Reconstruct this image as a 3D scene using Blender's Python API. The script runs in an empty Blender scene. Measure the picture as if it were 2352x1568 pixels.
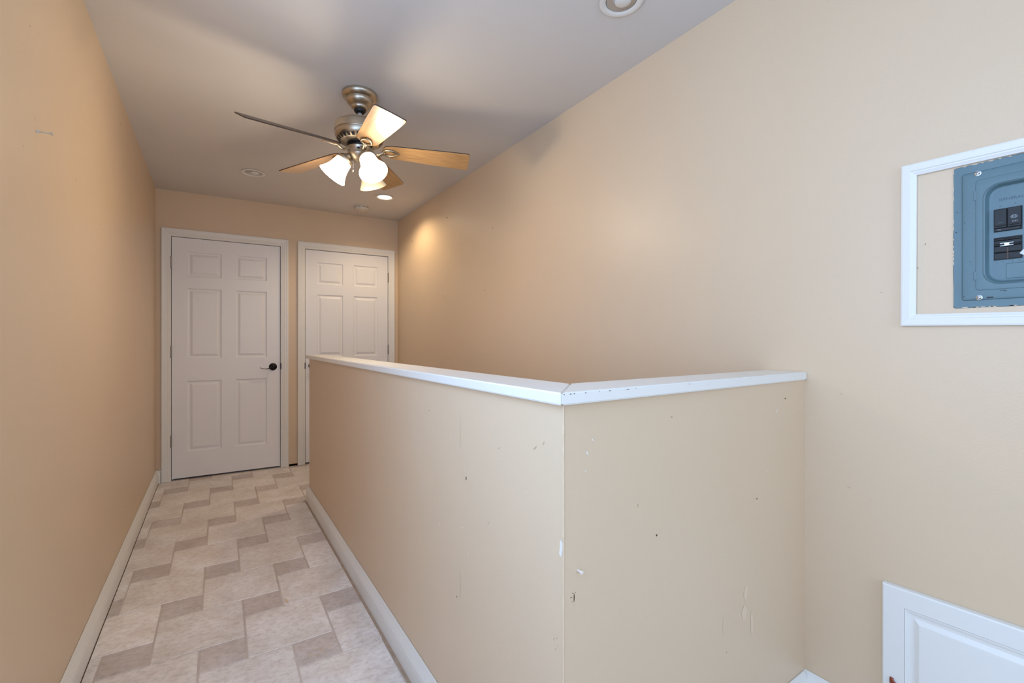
import bpy, bmesh, math, random
from mathutils import Vector, Matrix
random.seed(7)
C = bpy.context.scene
COL = C.collection
PI = math.pi
HC = 1.16            # eye height
CEIL = 2.41
XL, XR = -0.402, 1.602
YB = -2.0

# ---------------------------------------------------------------- camera, light, exposure
cam_d = bpy.data.cameras.new('camera'); cam = bpy.data.objects.new('camera', cam_d); COL.objects.link(cam)
cam.location = (0, 0, HC); cam.rotation_euler = (PI/2, 0, -math.radians(33.08))
cam_d.sensor_width = 36; cam_d.lens = 1050/2352*36; cam_d.shift_y = -0.0002; cam_d.clip_start = 0.01
C.camera = cam
vs = C.view_settings; vs.view_transform = 'Standard'; vs.look = 'None'; vs.gamma = 1; vs.use_curve_mapping = False
vs.exposure = -0.06
w = bpy.data.worlds.new('world'); C.world = w; w.use_nodes = True
bg = w.node_tree.nodes['Background']; bg.inputs[0].default_value = (0.62, 0.78, 1.0, 1); bg.inputs[1].default_value = 1.0

def area(name, loc, target, size, power, color, spread=PI):
    d = bpy.data.lights.new(name, 'AREA'); d.shape = 'RECTANGLE'; d.size, d.size_y = size
    d.energy = power; d.color = color; d.spread = spread
    o = bpy.data.objects.new(name, d); COL.objects.link(o); o.location = loc
    o.rotation_euler = (Vector(target)-Vector(loc)).to_track_quat('-Z', 'Y').to_euler(); return o
# daylight from an invented window in the left wall, beside and behind the camera
area('added_window_daylight', (XL-0.16, 0.30, 1.60), (XR, 0.45, 1.30), (1.9, 1.5), 42, (0.43, 0.645, 1.0))
# daylight from an invented, unseen doorway at the near end
area('added_doorway_daylight', (0.6, YB-0.16, 1.55), (0.5, 2.0, 1.35), (1.5, 1.5), 30, (0.50, 0.70, 1.0))

# ---------------------------------------------------------------- materials
def srgb(r, g, b):
    f = lambda c: (c/255/12.92) if c/255 <= 0.04045 else ((c/255+0.055)/1.055)**2.4
    return (f(r), f(g), f(b), 1)
def mat(name, col, rough=0.5, metal=0.0, spec=0.5, bump=0.0, bscale=200, var=0.0, vscale=3, emit=None, estr=0, coat=0.0):
    m = bpy.data.materials.new(name); m.use_nodes = True; nt = m.node_tree; N = nt.nodes; L = nt.links
    p = N['Principled BSDF']; p.inputs['Base Color'].default_value = col; p.inputs['Roughness'].default_value = rough
    p.inputs['Metallic'].default_value = metal; p.inputs['Specular IOR Level'].default_value = spec
    p.inputs['Coat Weight'].default_value = coat
    tc = N.new('ShaderNodeTexCoord')
    if var:
        n = N.new('ShaderNodeTexNoise'); n.inputs['Scale'].default_value = vscale; n.inputs['Detail'].default_value = 6
        L.new(tc.outputs['Object'], n.inputs['Vector'])
        mx = N.new('ShaderNodeMix'); mx.data_type = 'RGBA'; mx.blend_type = 'MULTIPLY'; mx.inputs[0].default_value = var
        mx.inputs[6].default_value = col; cr = N.new('ShaderNodeValToRGB')
        cr.color_ramp.elements[0].position = 0.3; cr.color_ramp.elements[0].color = (0.6, 0.58, 0.56, 1)
        cr.color_ramp.elements[1].position = 0.7; cr.color_ramp.elements[1].color = (1.1, 1.1, 1.1, 1)
        L.new(n.outputs['Fac'], cr.inputs[0]); L.new(cr.outputs[0], mx.inputs[7]); L.new(mx.outputs[2], p.inputs['Base Color'])
    if bump:
        n = N.new('ShaderNodeTexNoise'); n.inputs['Scale'].default_value = bscale; n.inputs['Detail'].default_value = 4
        L.new(tc.outputs['Object'], n.inputs['Vector'])
        b = N.new('ShaderNodeBump'); b.inputs['Strength'].default_value = bump; b.inputs['Distance'].default_value = 0.001
        L.new(n.outputs['Fac'], b.inputs['Height']); L.new(b.outputs[0], p.inputs['Normal'])
    if emit: p.inputs['Emission Color'].default_value = emit; p.inputs['Emission Strength'].default_value = estr
    return m
M = {}
M['wall'] = mat('tan wall paint', srgb(219, 194, 164), 0.40, spec=0.5, bump=0.35, bscale=260, var=0.04, vscale=2.2)
M['ceil'] = mat('white ceiling paint', srgb(220, 216, 213), 0.7, spec=0.25, bump=0.3, bscale=180, var=0.04, vscale=3)
M['white'] = mat('white trim paint', srgb(233, 230, 224), 0.35, spec=0.45, bump=0.15, bscale=60)
M['door'] = mat('white door paint', srgb(238, 236, 236), 0.38, spec=0.45, bump=0.1, bscale=90)
M['chip'] = mat('bare plaster', srgb(230, 220, 208), 0.8)
M['dark'] = mat('dark mark', srgb(92, 72, 58), 0.9, spec=0.1)
M['scuff'] = mat('faint scuff', srgb(186, 163, 138), 0.8, spec=0.1)
M['black'] = mat('painted gap shade', srgb(14, 12, 11), 0.9, spec=0.1)
M['nickel'] = mat('brushed nickel', srgb(192, 180, 162), 0.34, 1.0, bump=0.03, bscale=400)
M['nickeld'] = mat('brushed nickel bracket', srgb(186, 174, 156), 0.3, 1.0)
M['rubber'] = mat('black hanger ball', srgb(14, 14, 15), 0.5)
M['bronze'] = mat('oil rubbed bronze', srgb(26, 22, 24), 0.38, 0.6)
M['hinge'] = mat('steel hinge', srgb(150, 140, 130), 0.35, 1.0)
M['steel'] = mat('zinc steel', srgb(205, 210, 215), 0.28, 1.0)
M['copper'] = mat('copper latch', srgb(150, 84, 66), 0.3, 0.9)
M['bluegray'] = mat('blue grey enamel', srgb(90, 116, 124), 0.36, spec=0.5, bump=0.25, bscale=160, var=0.16, vscale=14)
M['emboss'] = mat('embossed lettering', srgb(72, 96, 108), 0.5)
M['bk'] = mat('black breaker plastic', srgb(6, 7, 9), 0.5, var=0.25, vscale=40)
M['bk2'] = mat('worn black plastic', srgb(22, 21, 22), 0.5, var=0.3, vscale=60)
M['print'] = mat('pale print', srgb(165, 175, 182), 0.6)
M['plug'] = mat('clear plastic', srgb(205, 208, 212), 0.3)
M['detector'] = mat('detector plastic', srgb(214, 204, 190), 0.5)
M['shade_off_glow'] = mat('frosted glass added glow', srgb(205, 192, 165), 0.4, emit=srgb(255, 222, 170), estr=0.10)  # bulb is off; faint glow added for light from the neighbouring shades
M['bladetop'] = mat('dark walnut blade edge', srgb(66, 50, 42), 0.4)
M['baffle'] = mat('silver reflector', srgb(190, 192, 196), 0.25, 0.9)
M['socket'] = mat('unlit bulb glass', srgb(225, 222, 216), 0.15, spec=0.7)
M['stair'] = mat('stair carpet', srgb(150, 132, 112), 0.9, bump=0.5)

def emitmat(name, col, s):
    m = bpy.data.materials.new(name); m.use_nodes = True; nt = m.node_tree
    p = nt.nodes['Principled BSDF']; p.inputs['Base Color'].default_value = (0.9, 0.88, 0.84, 1); p.inputs['Roughness'].default_value = 0.4
    p.inputs['Emission Color'].default_value = col; p.inputs['Emission Strength'].default_value = s; return m
WARM = (1.0, 0.71, 0.38, 1)
M['shade_on'] = emitmat('frosted glass lit', (1.0, 0.83, 0.60, 1), 4.2)
M['bulb_on'] = emitmat('lit bulb', (1.0, 0.85, 0.64, 1), 14.0)
M['flood_on'] = emitmat('lit flood lamp', (1.0, 0.82, 0.6, 1), 14.0)

def wood():
    m = bpy.data.materials.new('maple blade'); m.use_nodes = True; N = m.node_tree.nodes; L = m.node_tree.links
    p = N['Principled BSDF']; p.inputs['Roughness'].default_value = 0.3; p.inputs['Specular IOR Level'].default_value = 0.6
    tc = N.new('ShaderNodeTexCoord'); mp = N.new('ShaderNodeMapping'); mp.inputs['Scale'].default_value = (3, 45, 1)
    n = N.new('ShaderNodeTexNoise'); n.inputs['Scale'].default_value = 3; n.inputs['Detail'].default_value = 8
    cr = N.new('ShaderNodeValToRGB')
    cr.color_ramp.elements[0].position = 0.35; cr.color_ramp.elements[0].color = srgb(172, 132, 88)
    cr.color_ramp.elements[1].position = 0.7; cr.color_ramp.elements[1].color = srgb(200, 160, 112)
    L.new(tc.outputs['Object'], mp.inputs[0]); L.new(mp.outputs[0], n.inputs['Vector']); L.new(n.outputs['Fac'], cr.inputs[0]); L.new(cr.outputs[0], p.inputs['Base Color'])
    return m
M['maple'] = wood()

def tilemat():
    m = bpy.data.materials.new('travertine tile'); m.use_nodes = True; N = m.node_tree.nodes; L = m.node_tree.links
    p = N['Principled BSDF']; p.inputs['Roughness'].default_value = 0.42; p.inputs['Specular IOR Level'].default_value = 0.35
    at = N.new('ShaderNodeAttribute'); at.attribute_name = 'tile'
    sep = N.new('ShaderNodeSeparateColor'); L.new(at.outputs['Color'], sep.inputs[0])
    tc = N.new('ShaderNodeTexCoord')
    n1 = N.new('ShaderNodeTexNoise'); n1.inputs['Scale'].default_value = 5.5; n1.inputs['Detail'].default_value = 7; n1.inputs['Roughness'].default_value = 0.62
    mp = N.new('ShaderNodeMapping'); mp.inputs['Scale'].default_value = (0.9, 1.3, 1); mp.inputs['Rotation'].default_value = (0, 0, 0.35)
    n2 = N.new('ShaderNodeTexNoise'); n2.inputs['Scale'].default_value = 42; n2.inputs['Detail'].default_value = 8; n2.inputs['Roughness'].default_value = 0.75
    n3 = N.new('ShaderNodeTexNoise'); n3.inputs['Scale'].default_value = 110; n3.inputs['Detail'].default_value = 3
    for n in (n1, n3): L.new(tc.outputs['Object'], n.inputs['Vector'])
    L.new(tc.outputs['Object'], mp.inputs[0]); L.new(mp.outputs[0], n2.inputs['Vector'])
    base = N.new('ShaderNodeMix'); base.data_type = 'RGBA'
    base.inputs[6].default_value = srgb(243, 238, 235); base.inputs[7].default_value = srgb(214, 205, 201)
    L.new(sep.outputs[1], base.inputs[0])
    r1 = N.new('ShaderNodeValToRGB'); r1.color_ramp.elements[0].position = 0.32; r1.color_ramp.elements[0].color = (0.84, 0.79, 0.74, 1)
    r1.color_ramp.elements[1].position = 0.66; r1.color_ramp.elements[1].color = (1.06, 1.06, 1.07, 1); L.new(n1.outputs['Fac'], r1.inputs[0])
    r2 = N.new('ShaderNodeValToRGB'); r2.color_ramp.elements[0].position = 0.34; r2.color_ramp.elements[0].color = (0.60, 0.55, 0.53, 1)
    r2.color_ramp.elements[1].position = 0.54; r2.color_ramp.elements[1].color = (1, 1, 1, 1); L.new(n2.outputs['Fac'], r2.inputs[0])
    def mul(a, b, f=1.0):
        x = N.new('ShaderNodeMix'); x.data_type = 'RGBA'; x.blend_type = 'MULTIPLY'; x.inputs[0].default_value = f
        L.new(a, x.inputs[6]); L.new(b, x.inputs[7]); return x.outputs[2]
    o = mul(base.outputs[2], r1.outputs[0]); o = mul(o, r2.outputs[0], 0.6)
    br = N.new('ShaderNodeMapRange'); br.inputs[3].default_value = 0.93; br.inputs[4].default_value = 1.04; L.new(sep.outputs[0], br.inputs[0])
    cb = N.new('ShaderNodeCombineColor'); [L.new(br.outputs[0], cb.inputs[i]) for i in range(3)]
    o = mul(o, cb.outputs[0]); L.new(o, p.inputs['Base Color'])
    ad = N.new('ShaderNodeMath'); ad.operation = 'ADD'; L.new(r2.outputs[0], ad.inputs[0]); L.new(n3.outputs['Fac'], ad.inputs[1])
    b = N.new('ShaderNodeBump'); b.inputs['Strength'].default_value = 0.35; b.inputs['Distance'].default_value = 0.0015
    L.new(ad.outputs[0], b.inputs['Height']); L.new(b.outputs[0], p.inputs['Normal'])
    return m
M['tile'] = tilemat()
M['grout'] = mat('sandy grout', srgb(206, 193, 185), 0.9, bump=0.6, bscale=300, var=0.55, vscale=5)
M['stain'] = mat('rusty stain', srgb(212, 188, 158), 0.6)

# ---------------------------------------------------------------- mesh helpers
def finish(name, bm, mats, parent=None, smooth=None, recalc=True, bevel=0):
    if recalc: bmesh.ops.recalc_face_normals(bm, faces=bm.faces)
    me = bpy.data.meshes.new(name); bm.to_mesh(me); bm.free()
    if not isinstance(mats, (list, tuple)): mats = [mats]
    for m in mats: me.materials.append(m)
    if smooth is not None:
        for p in me.polygons: p.use_smooth = True
        me.set_sharp_from_angle(angle=math.radians(smooth))
    o = bpy.data.objects.new(name, me); COL.objects.link(o)
    if bevel:
        b = o.modifiers.new('bevel', 'BEVEL'); b.width = bevel; b.segments = 2; b.limit_method = 'ANGLE'
    if parent: o.parent = parent
    return o
def struct(o, label=None):
    o['kind'] = 'structure'
    if label: o['label'] = label
    return o
def thing(name, label, cat, loc=(0, 0, 0), rot=(0, 0, 0), group=None):
    o = bpy.data.objects.new(name, None); COL.objects.link(o); o.location = loc; o.rotation_euler = rot
    o.empty_display_size = 0.05
    o['label'] = label; o['category'] = cat
    if group: o['group'] = group
    return o
def tag(o, label, cat, group=None):
    o['label'] = label; o['category'] = cat
    if group: o['group'] = group
    return o
def box(bm, x0, x1, y0, y1, z0, z1, mi=0):
    v = [bm.verts.new((x, y, z)) for x in (x0, x1) for y in (y0, y1) for z in (z0, z1)]
    for q in ((0, 1, 3, 2), (4, 6, 7, 5), (0, 4, 5, 1), (2, 3, 7, 6), (0, 2, 6, 4), (1, 5, 7, 3)):
        f = bm.faces.new([v[i] for i in q]); f.material_index = mi
    return v
def lathe(bm, prof, n=48, mi=0, mtx=None, close=False):
    rings = []
    for r, z in prof:
        if r < 1e-6: rings.append([bm.verts.new((0, 0, z))]*n)
        else: rings.append([bm.verts.new((r*math.cos(2*PI*i/n), r*math.sin(2*PI*i/n), z)) for i in range(n)])
    for a, b in zip(rings, rings[1:]):
        for i in range(n):
            vs_ = []
            for v in (a[i], a[(i+1) % n], b[(i+1) % n], b[i]):
                if v not in vs_: vs_.append(v)
            if len(vs_) >= 3:
                f = bm.faces.new(vs_); f.material_index = mi
    if mtx:
        done = set()
        for r in rings:
            for v in r:
                if v not in done: v.co = mtx @ v.co; done.add(v)
def sweep(bm, pts, prof, closed=False, mi=0, up=None, cap=True):
    """sweep 2D prof (list of (a,b)) along 3D pts"""
    P = [Vector(p) for p in pts]; n = len(P); rings = []
    up = Vector(up) if up else Vector((0, 0, 1))
    for i in range(n):
        if closed: t = (P[(i+1) % n]-P[i-1])
        else: t = P[min(i+1, n-1)]-P[max(i-1, 0)]
        t.normalize(); s = t.cross(up); s = s.normalized() if s.length > 1e-5 else Vector((1, 0, 0)); u = s.cross(t)
        rings.append([bm.verts.new(P[i]+s*a+u*b) for a, b in prof])
    m = len(prof)
    for i in range(n if closed else n-1):
        A, B = rings[i], rings[(i+1) % n]
        for j in range(m):
            f = bm.faces.new((A[j], A[(j+1) % m], B[(j+1) % m], B[j])); f.material_index = mi
    if cap and not closed:
        for r in (rings[0], rings[-1]): bm.faces.new(r).material_index = mi
def circ(r, n=10, sy=1): return [(r*math.cos(2*PI*i/n), r*sy*math.sin(2*PI*i/n)) for i in range(n)]
class Frame:
    """a plane: origin O, axes A, B in the plane and N towards the room"""
    def __init__(s, O, A, B, N): s.O, s.A, s.B, s.N = Vector(O), Vector(A).normalized(), Vector(B).normalized(), Vector(N).normalized()
    def __call__(s, a, b, d=0): return s.O+s.A*a+s.B*b+s.N*d
def fbox(bm, F, a0, a1, b0, b1, d0, d1, mi=0):
    v = [bm.verts.new(F(a, b, d)) for a in (a0, a1) for b in (b0, b1) for d in (d0, d1)]
    for q in ((0, 1, 3, 2), (4, 6, 7, 5), (0, 4, 5, 1), (2, 3, 7, 6), (0, 2, 6, 4), (1, 5, 7, 3)):
        bm.faces.new([v[i] for i in q]).material_index = mi
def mould(bm, F, pts, prof, closed=False, mi=0):
    """mitred moulding along plane points; prof = (offset to the left of travel, height)"""
    n = len(pts); P = [Vector(p).to_2d() if len(p) > 2 else Vector(p) for p in pts]; rings = []
    def nrm(a, b):
        d = (b-a).normalized(); return Vector((-d.y, d.x))
    for i in range(n):
        if closed or 0 < i < n-1:
            n1, n2 = nrm(P[i-1], P[i]), nrm(P[i], P[(i+1) % n]); mv = (n1+n2)/(1+n1.dot(n2))
        else: mv = nrm(P[0], P[1]) if i == 0 else nrm(P[-2], P[-1])
        rings.append([bm.verts.new(F(P[i].x+mv.x*o, P[i].y+mv.y*o, h)) for o, h in prof])
    m = len(prof)
    for i in range(n if closed else n-1):
        A, B = rings[i], rings[(i+1) % n]
        for j in range(m): bm.faces.new((A[j], A[(j+1) % m], B[(j+1) % m], B[j])).material_index = mi
    if not closed:
        for r in (rings[0], rings[-1]): bm.faces.new(r).material_index = mi
def wallgrid(bm, F, a, b, holes, t, mi=0):
    """solid slab a0..a1 x b0..b1, thickness t behind the plane, with rectangular holes"""
    A = sorted({a[0], a[1], *[h[i] for h in holes for i in (0, 1)]}); B = sorted({b[0], b[1], *[h[i] for h in holes for i in (2, 3)]})
    A = [x for x in A if a[0] <= x <= a[1]]; B = [x for x in B if b[0] <= x <= b[1]]
    def solid(i, j):
        if not (0 <= i < len(A)-1 and 0 <= j < len(B)-1): return False
        ca, cb = (A[i]+A[i+1])/2, (B[j]+B[j+1])/2
        return not any(h[0] < ca < h[1] and h[2] < cb < h[3] for h in holes)
    vd = {}
    def V(i, j, d):
        if (i, j, d) not in vd: vd[(i, j, d)] = bm.verts.new(F(A[i], B[j], d))
        return vd[(i, j, d)]
    for i in range(len(A)-1):
        for j in range(len(B)-1):
            if not solid(i, j): continue
            for d in (0, -t): bm.faces.new([V(i, j, d), V(i+1, j, d), V(i+1, j+1, d), V(i, j+1, d)]).material_index = mi
            for (di, dj, e) in ((-1, 0, ((i, j), (i, j+1))), (1, 0, ((i+1, j), (i+1, j+1))), (0, -1, ((i, j), (i+1, j))), (0, 1, ((i, j+1), (i+1, j+1)))):
                if not solid(i+di, j+dj):
                    (p, q) = e; bm.faces.new([V(*p, 0), V(*q, 0), V(*q, -t), V(*p, -t)]).material_index = mi
def mark(bm, F, a, b, w, h, ang=0, mi=1, d=0.0005, n=9, jag=0.35, rnd=random):
    """small ragged patch lying on the surface"""
    ca, sa = math.cos(ang), math.sin(ang); vs_ = []
    for i in range(n):
        t = 2*PI*i/n; r = 1-jag*rnd.random(); x, y = w/2*r*math.cos(t), h/2*r*math.sin(t)
        vs_.append(bm.verts.new(F(a+x*ca-y*sa, b+x*sa+y*ca, d)))
    bm.faces.new(vs_).material_index = mi
def text_mesh(name, s, size, mtx, m, parent, ext=0.0004, align='CENTER'):
    cu = bpy.data.curves.new(name, 'FONT'); cu.body = s; cu.size = size; cu.extrude = ext; cu.align_x = align; cu.align_y = 'CENTER'; cu.space_character = 1.15
    o = bpy.data.objects.new(name+'_c', cu); COL.objects.link(o)
    me = bpy.data.meshes.new_from_object(o.evaluated_get(bpy.context.evaluated_depsgraph_get()))
    bpy.data.objects.remove(o); bpy.data.curves.remove(cu)
    me.transform(mtx); me.materials.clear(); me.materials.append(m)
    r = bpy.data.objects.new(name, me); COL.objects.link(r); r.parent = parent; return r

# ---------------------------------------------------------------- planes of the room
FL = Frame((XL, 0, 0), (0, 1, 0), (0, 0, 1), (1, 0, 0))          # left wall, a = y
FR = Frame((XR, 0, 0), (0, 1, 0), (0, 0, 1), (-1, 0, 0))         # right wall, a = y
endA = Vector((2.006, -0.077, 0)).normalized()
FE = Frame((XL, 4.718, 0), endA, (0, 0, 1), (endA.y, -endA.x, 0))  # far wall, a = distance from left corner
HX, HY, HY2, HEND = 0.581, 0.705, 0.722, 3.60                      # half wall faces and far end
FM = Frame((HX, 0, 0), (0, 1, 0), (0, 0, 1), (-1, 0, 0))
sA = Vector((XR-HX, HY2-HY, 0)).normalized()
FS = Frame((HX, HY, 0), sA, (0, 0, 1), (sA.y, -sA.x, 0))
SL = (Vector((XR, HY2, 0))-Vector((HX, HY, 0))).length

# ---------------------------------------------------------------- floor: square hopscotch tile
def tile_region(bmT, planes, xr, yr, clayer):
    a, b = 0.30, 0.15; ox, oy = 0.105, 2.230; rot = math.radians(-0.55)
    tmp = bmesh.new(); lay = tmp.loops.layers.color.new('tile'); rd = random.Random(3)
    for i in range(-30, 31):
        for j in range(-30, 31):
            X, Y = ox+i*a+j*b, oy-i*b+j*a
            r1, r2 = rd.random(), rd.random(); g1 = rd.uniform(.0018, .0038); g2 = rd.uniform(.001, .002)
            for (x0, x1, y0, y1, small, rr) in ((X, X+a, Y-a, Y, 0, r1), (X, X+b, Y, Y+b, 1, r2)):
                if x1 < xr[0]-.1 or x0 > xr[1]+.1 or y1 < yr[0]-.1 or y0 > yr[1]+.1: continue
                c_, s_ = math.cos(rot), math.sin(rot)
                def W(x, y, z): return tmp.verts.new((ox+(x-ox)*c_-(y-oy)*s_, oy+(x-ox)*s_+(y-oy)*c_, z))
                gx, gy, e = g1, g2, 0.0022
                t = [W(x0+gx+e, y0+gy+e, 0), W(x1-gx-e, y0+gy+e, 0), W(x1-gx-e, y1-gy-e, 0), W(x0+gx+e, y1-gy-e, 0)]
                l = [W(x0+gx, y0+gy, -.0022), W(x1-gx, y0+gy, -.0022), W(x1-gx, y1-gy, -.0022), W(x0+gx, y1-gy, -.0022)]
                fs = [tmp.faces.new(t)]+[tmp.faces.new((l[k], l[(k+1) % 4], t[(k+1) % 4], t[k])) for k in range(4)]
                for f in fs:
                    for lp in f.loops: lp[lay] = (rr, small, 0, 1)
    for co, no in planes:
        bmesh.ops.bisect_plane(tmp, geom=tmp.verts[:]+tmp.edges[:]+tmp.faces[:], plane_co=co, plane_no=no, clear_outer=True)
    me = bpy.data.meshes.new('t'); tmp.to_mesh(me); tmp.free(); bmT.from_mesh(me); bpy.data.meshes.remove(me)
bm = bmesh.new()
PX, NX, PY, NY = (1, 0, 0), (-1, 0, 0), (0, 1, 0), (0, -1, 0)
def rect(x0, x1, y0, y1): return [((x0, 0, 0), NX), ((x1, 0, 0), PX), ((0, y0, 0), NY), ((0, y1, 0), PY)]
tile_region(bm, rect(XL, HX, YB, 4.80), (XL, HX), (YB, 4.8), None)
tile_region(bm, rect(HX, XR, YB, HY2), (HX, XR), (YB, HY2), None)
tile_region(bm, rect(HX, XR, 3.60, 4.80), (HX, XR), (3.6, 4.8), None)
lay = bm.loops.layers.color.get('tile')
def slab(x0, x1, y0, y1): box(bm, x0, x1, y0, y1, -0.25, -0.0018, 1)
slab(XL, HX, YB, 4.80); slab(HX, XR, YB, HY2); slab(HX, XR, 3.60, 4.80)
FF = Frame((0, 0, 0), (1, 0, 0), (0, 1, 0), (0, 0, 1))
rd = random.Random(5)
# the rust coloured stains: ring on a small tile near the half wall, streak on a large tile
def streak(x, y, w, h, ang, n=14):
    mark(bm, FF, x, y, w, h, ang, mi=2, d=0.0004, n=n, jag=0.45, rnd=rd)
for k in range(11):
    t = 2*PI*k/11; streak(0.352+0.017*math.cos(t), 1.842+0.011*math.sin(t), 0.010, 0.004, t+PI/2)
for k in range(15):
    t = 2*PI*k/15; streak(0.318+0.026*math.cos(t), 1.830+0.016*math.sin(t), 0.011, 0.0035, t+PI/2)
streak(0.270, 2.262, 0.011, 0.075, 0.15); streak(0.283, 2.310, 0.008, 0.02, 0.6)
box(bm, .5500, .5640, HY-.01, HEND+.02, -.001, .0004, 3); box(bm, XL+.0195, XL+.0235, YB, 4.69, -.001, .0004, 4)
M['caulk'] = mat('brown dirty caulk', srgb(178, 156, 136), 0.8, var=.6, vscale=25)
floor_o = finish('floor', bm, [M['tile'], M['grout'], M['stain'], M['caulk'], M['dark']], recalc=False)
struct(floor_o, 'pale hopscotch tiled floor of large and small stone-look squares')

# ---------------------------------------------------------------- walls and ceiling
WZ = (0.0, CEIL)
bm = bmesh.new()
wallgrid(bm, FL, (YB, 4.90), (-0.25, CEIL), [(-0.65, 1.33, 0.8, 2.38)], 0.12)
for (a, b, w_, h_, an) in ((1.682, 1.98, .006, .006, 0), (2.733, 2.305, .02, .005, -.4), (3.056, 2.272, .012, .02, .3), (2.148, 1.715, .02, .004, -.7),
        (2.382, 1.738, .018, .004, -.6), (2.561, 1.653, .022, .004, -.1), (1.63, 1.65, .005, .005, 0), (1.72, 1.755, .015, .003, -.8),
        (3.0, 1.55, .02, .004, .1), (1.75, 2.0, .004, .004, 0), (4.0, 1.45, .03, .005, 0.2), (2.71, 1.09, .004, .03, 0.1)):
    mark(bm, FL, a, b, w_, h_, an, mi=3, rnd=rd)
o = finish('wall_left', bm, [M['wall'], M['dark'], M['chip'], M['scuff']]); struct(o, 'tan wall along the left of the corridor')

bm = bmesh.new()
wallgrid(bm, FR, (YB, 4.90), (-2.7, CEIL), [(0.060, 0.320, 1.290, 1.560)], 0.12)
for (a, b, w_, h_, an) in ((3.447, 2.179, .022, .007, .1), (3.428, 2.172, .010, .010, .4), (2.703, 1.938, .014, .005, .1), (2.836, 1.938, .006, .007, 0),
        (3.524, 1.541, .018, .004, .3), (3.514, 1.53, .004, .02, 0), (2.817, 1.522, .012, .005, 0), (4.228, 2.125, .012, .014, .6),
        (4.24, 1.495, .018, .004, .2), (3.0, 2.2, .004, .004, 0), (2.95, 1.6, .003, .006, .2)):
    mark(bm, FR, a, b, w_, h_, an, mi=1, rnd=rd)
for (a, b, w_, h_, an) in ((.423, 1.421, .003, .007, .3), (.60, .72, .012, .002, .3), (.62, 1.0, .003, .006, 0), (.44, 1.36, .012, .004, .9), (0.52, 1.30, .004, .003, 0)):
    mark(bm, FR, a, b, w_, h_, an, mi=3, rnd=rd)
o = finish('wall_right', bm, [M['wall'], M['dark'], M['chip'], M['scuff']]); struct(o, 'long tan wall on the right with scattered nail holes')

D1 = (0.103, 0.914); D2 = (1.121, 1.905); DH = 2.031
bm = bmesh.new()
wallgrid(bm, FE, (-0.12, 2.02+0.12), (-0.25, CEIL), [(D1[0]-.012, D1[1]+.012, -.01, DH+.012), (D2[0]-.012, D2[1]+.012, -.01, DH+.012)], 0.12)
fbox(bm, FE, -0.12, 2.14, -0.25, CEIL, -0.42, -0.40); fbox(bm, FE, -0.12, -0.10, -.25, CEIL, -.40, -.12); fbox(bm, FE, 2.12, 2.14, -.25, CEIL, -.40, -.12)  # unseen shell added behind the doors to keep outside light out
fbox(bm, FE, -0.1, 2.12, -0.25, -.02, -0.40, -0.12); fbox(bm, FE, -0.1, 2.12, CEIL-.02, CEIL, -0.40, -0.12)
fbox(bm, FE, 0.985, 1.055, 0.002, 0.020, 0.0, 0.0012, 1)  # black strip paints the shaded gap at the wall foot
o = finish('wall_far', bm, [M['wall'], M['black']]); struct(o, 'tan wall at the far end holding the two doors')

bm = bmesh.new()
FB = Frame((XL, YB, 0), (1, 0, 0), (0, 0, 1), (0, 1, 0))
wallgrid(bm, FB, (-0.12, 2.124), (-0.25, CEIL), [(0.25, 1.75, 0.2, 2.3)], 0.12)
o = finish('wall_near', bm, M['wall']); struct(o)
bm = bmesh.new(); box(bm, XL-.12, XR+.12, YB-.12, 5.15, CEIL, CEIL+.1)
FC = Frame((0, 0, CEIL), (1, 0, 0), (0, 1, 0), (0, 0, -1))
for (x, y, s) in ((.95, 1.35, .01), (1.05, 1.25, .006), (.35, 2.2, .008), (-.05, 2.0, .012), (1.2, 2.4, .006)): mark(bm, FC, x, y, s, s*.5, rd.random()*3, mi=1, rnd=rd)
o = finish('ceiling', bm, [M['ceil'], M['chip']]); struct(o, 'plain white ceiling lit warm by the fan lamps')

# half wall: both runs, one mitred body with a worn metal corner bead
CAPB = 1.0355; CAPT = 1.0605
bm = bmesh.new()
T = 0.115
r0 = FS(SL, 0); ri = FS(SL, 0, -T)
poly = [(HX, HEND), (HX, HY), (XR, r0.y), (XR, ri.y), (HX+T, HY+T), (HX+T, HEND)]
lo = [bm.verts.new((x, y, 0)) for x, y in poly]; hi = [bm.verts.new((x, y, CAPB)) for x, y in poly]
n_ = len(poly)
for i in range(n_): bm.faces.new((lo[i], lo[(i+1) % n_], hi[(i+1) % n_], hi[i]))
bm.faces.new(lo); bm.faces.new(hi)
lo2 = [bm.verts.new((x, y, -2.7)) for x, y in poly]
for i in range(n_): bm.faces.new((lo[i], lo[(i+1) % n_], lo2[(i+1) % n_], lo2[i]))
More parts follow.
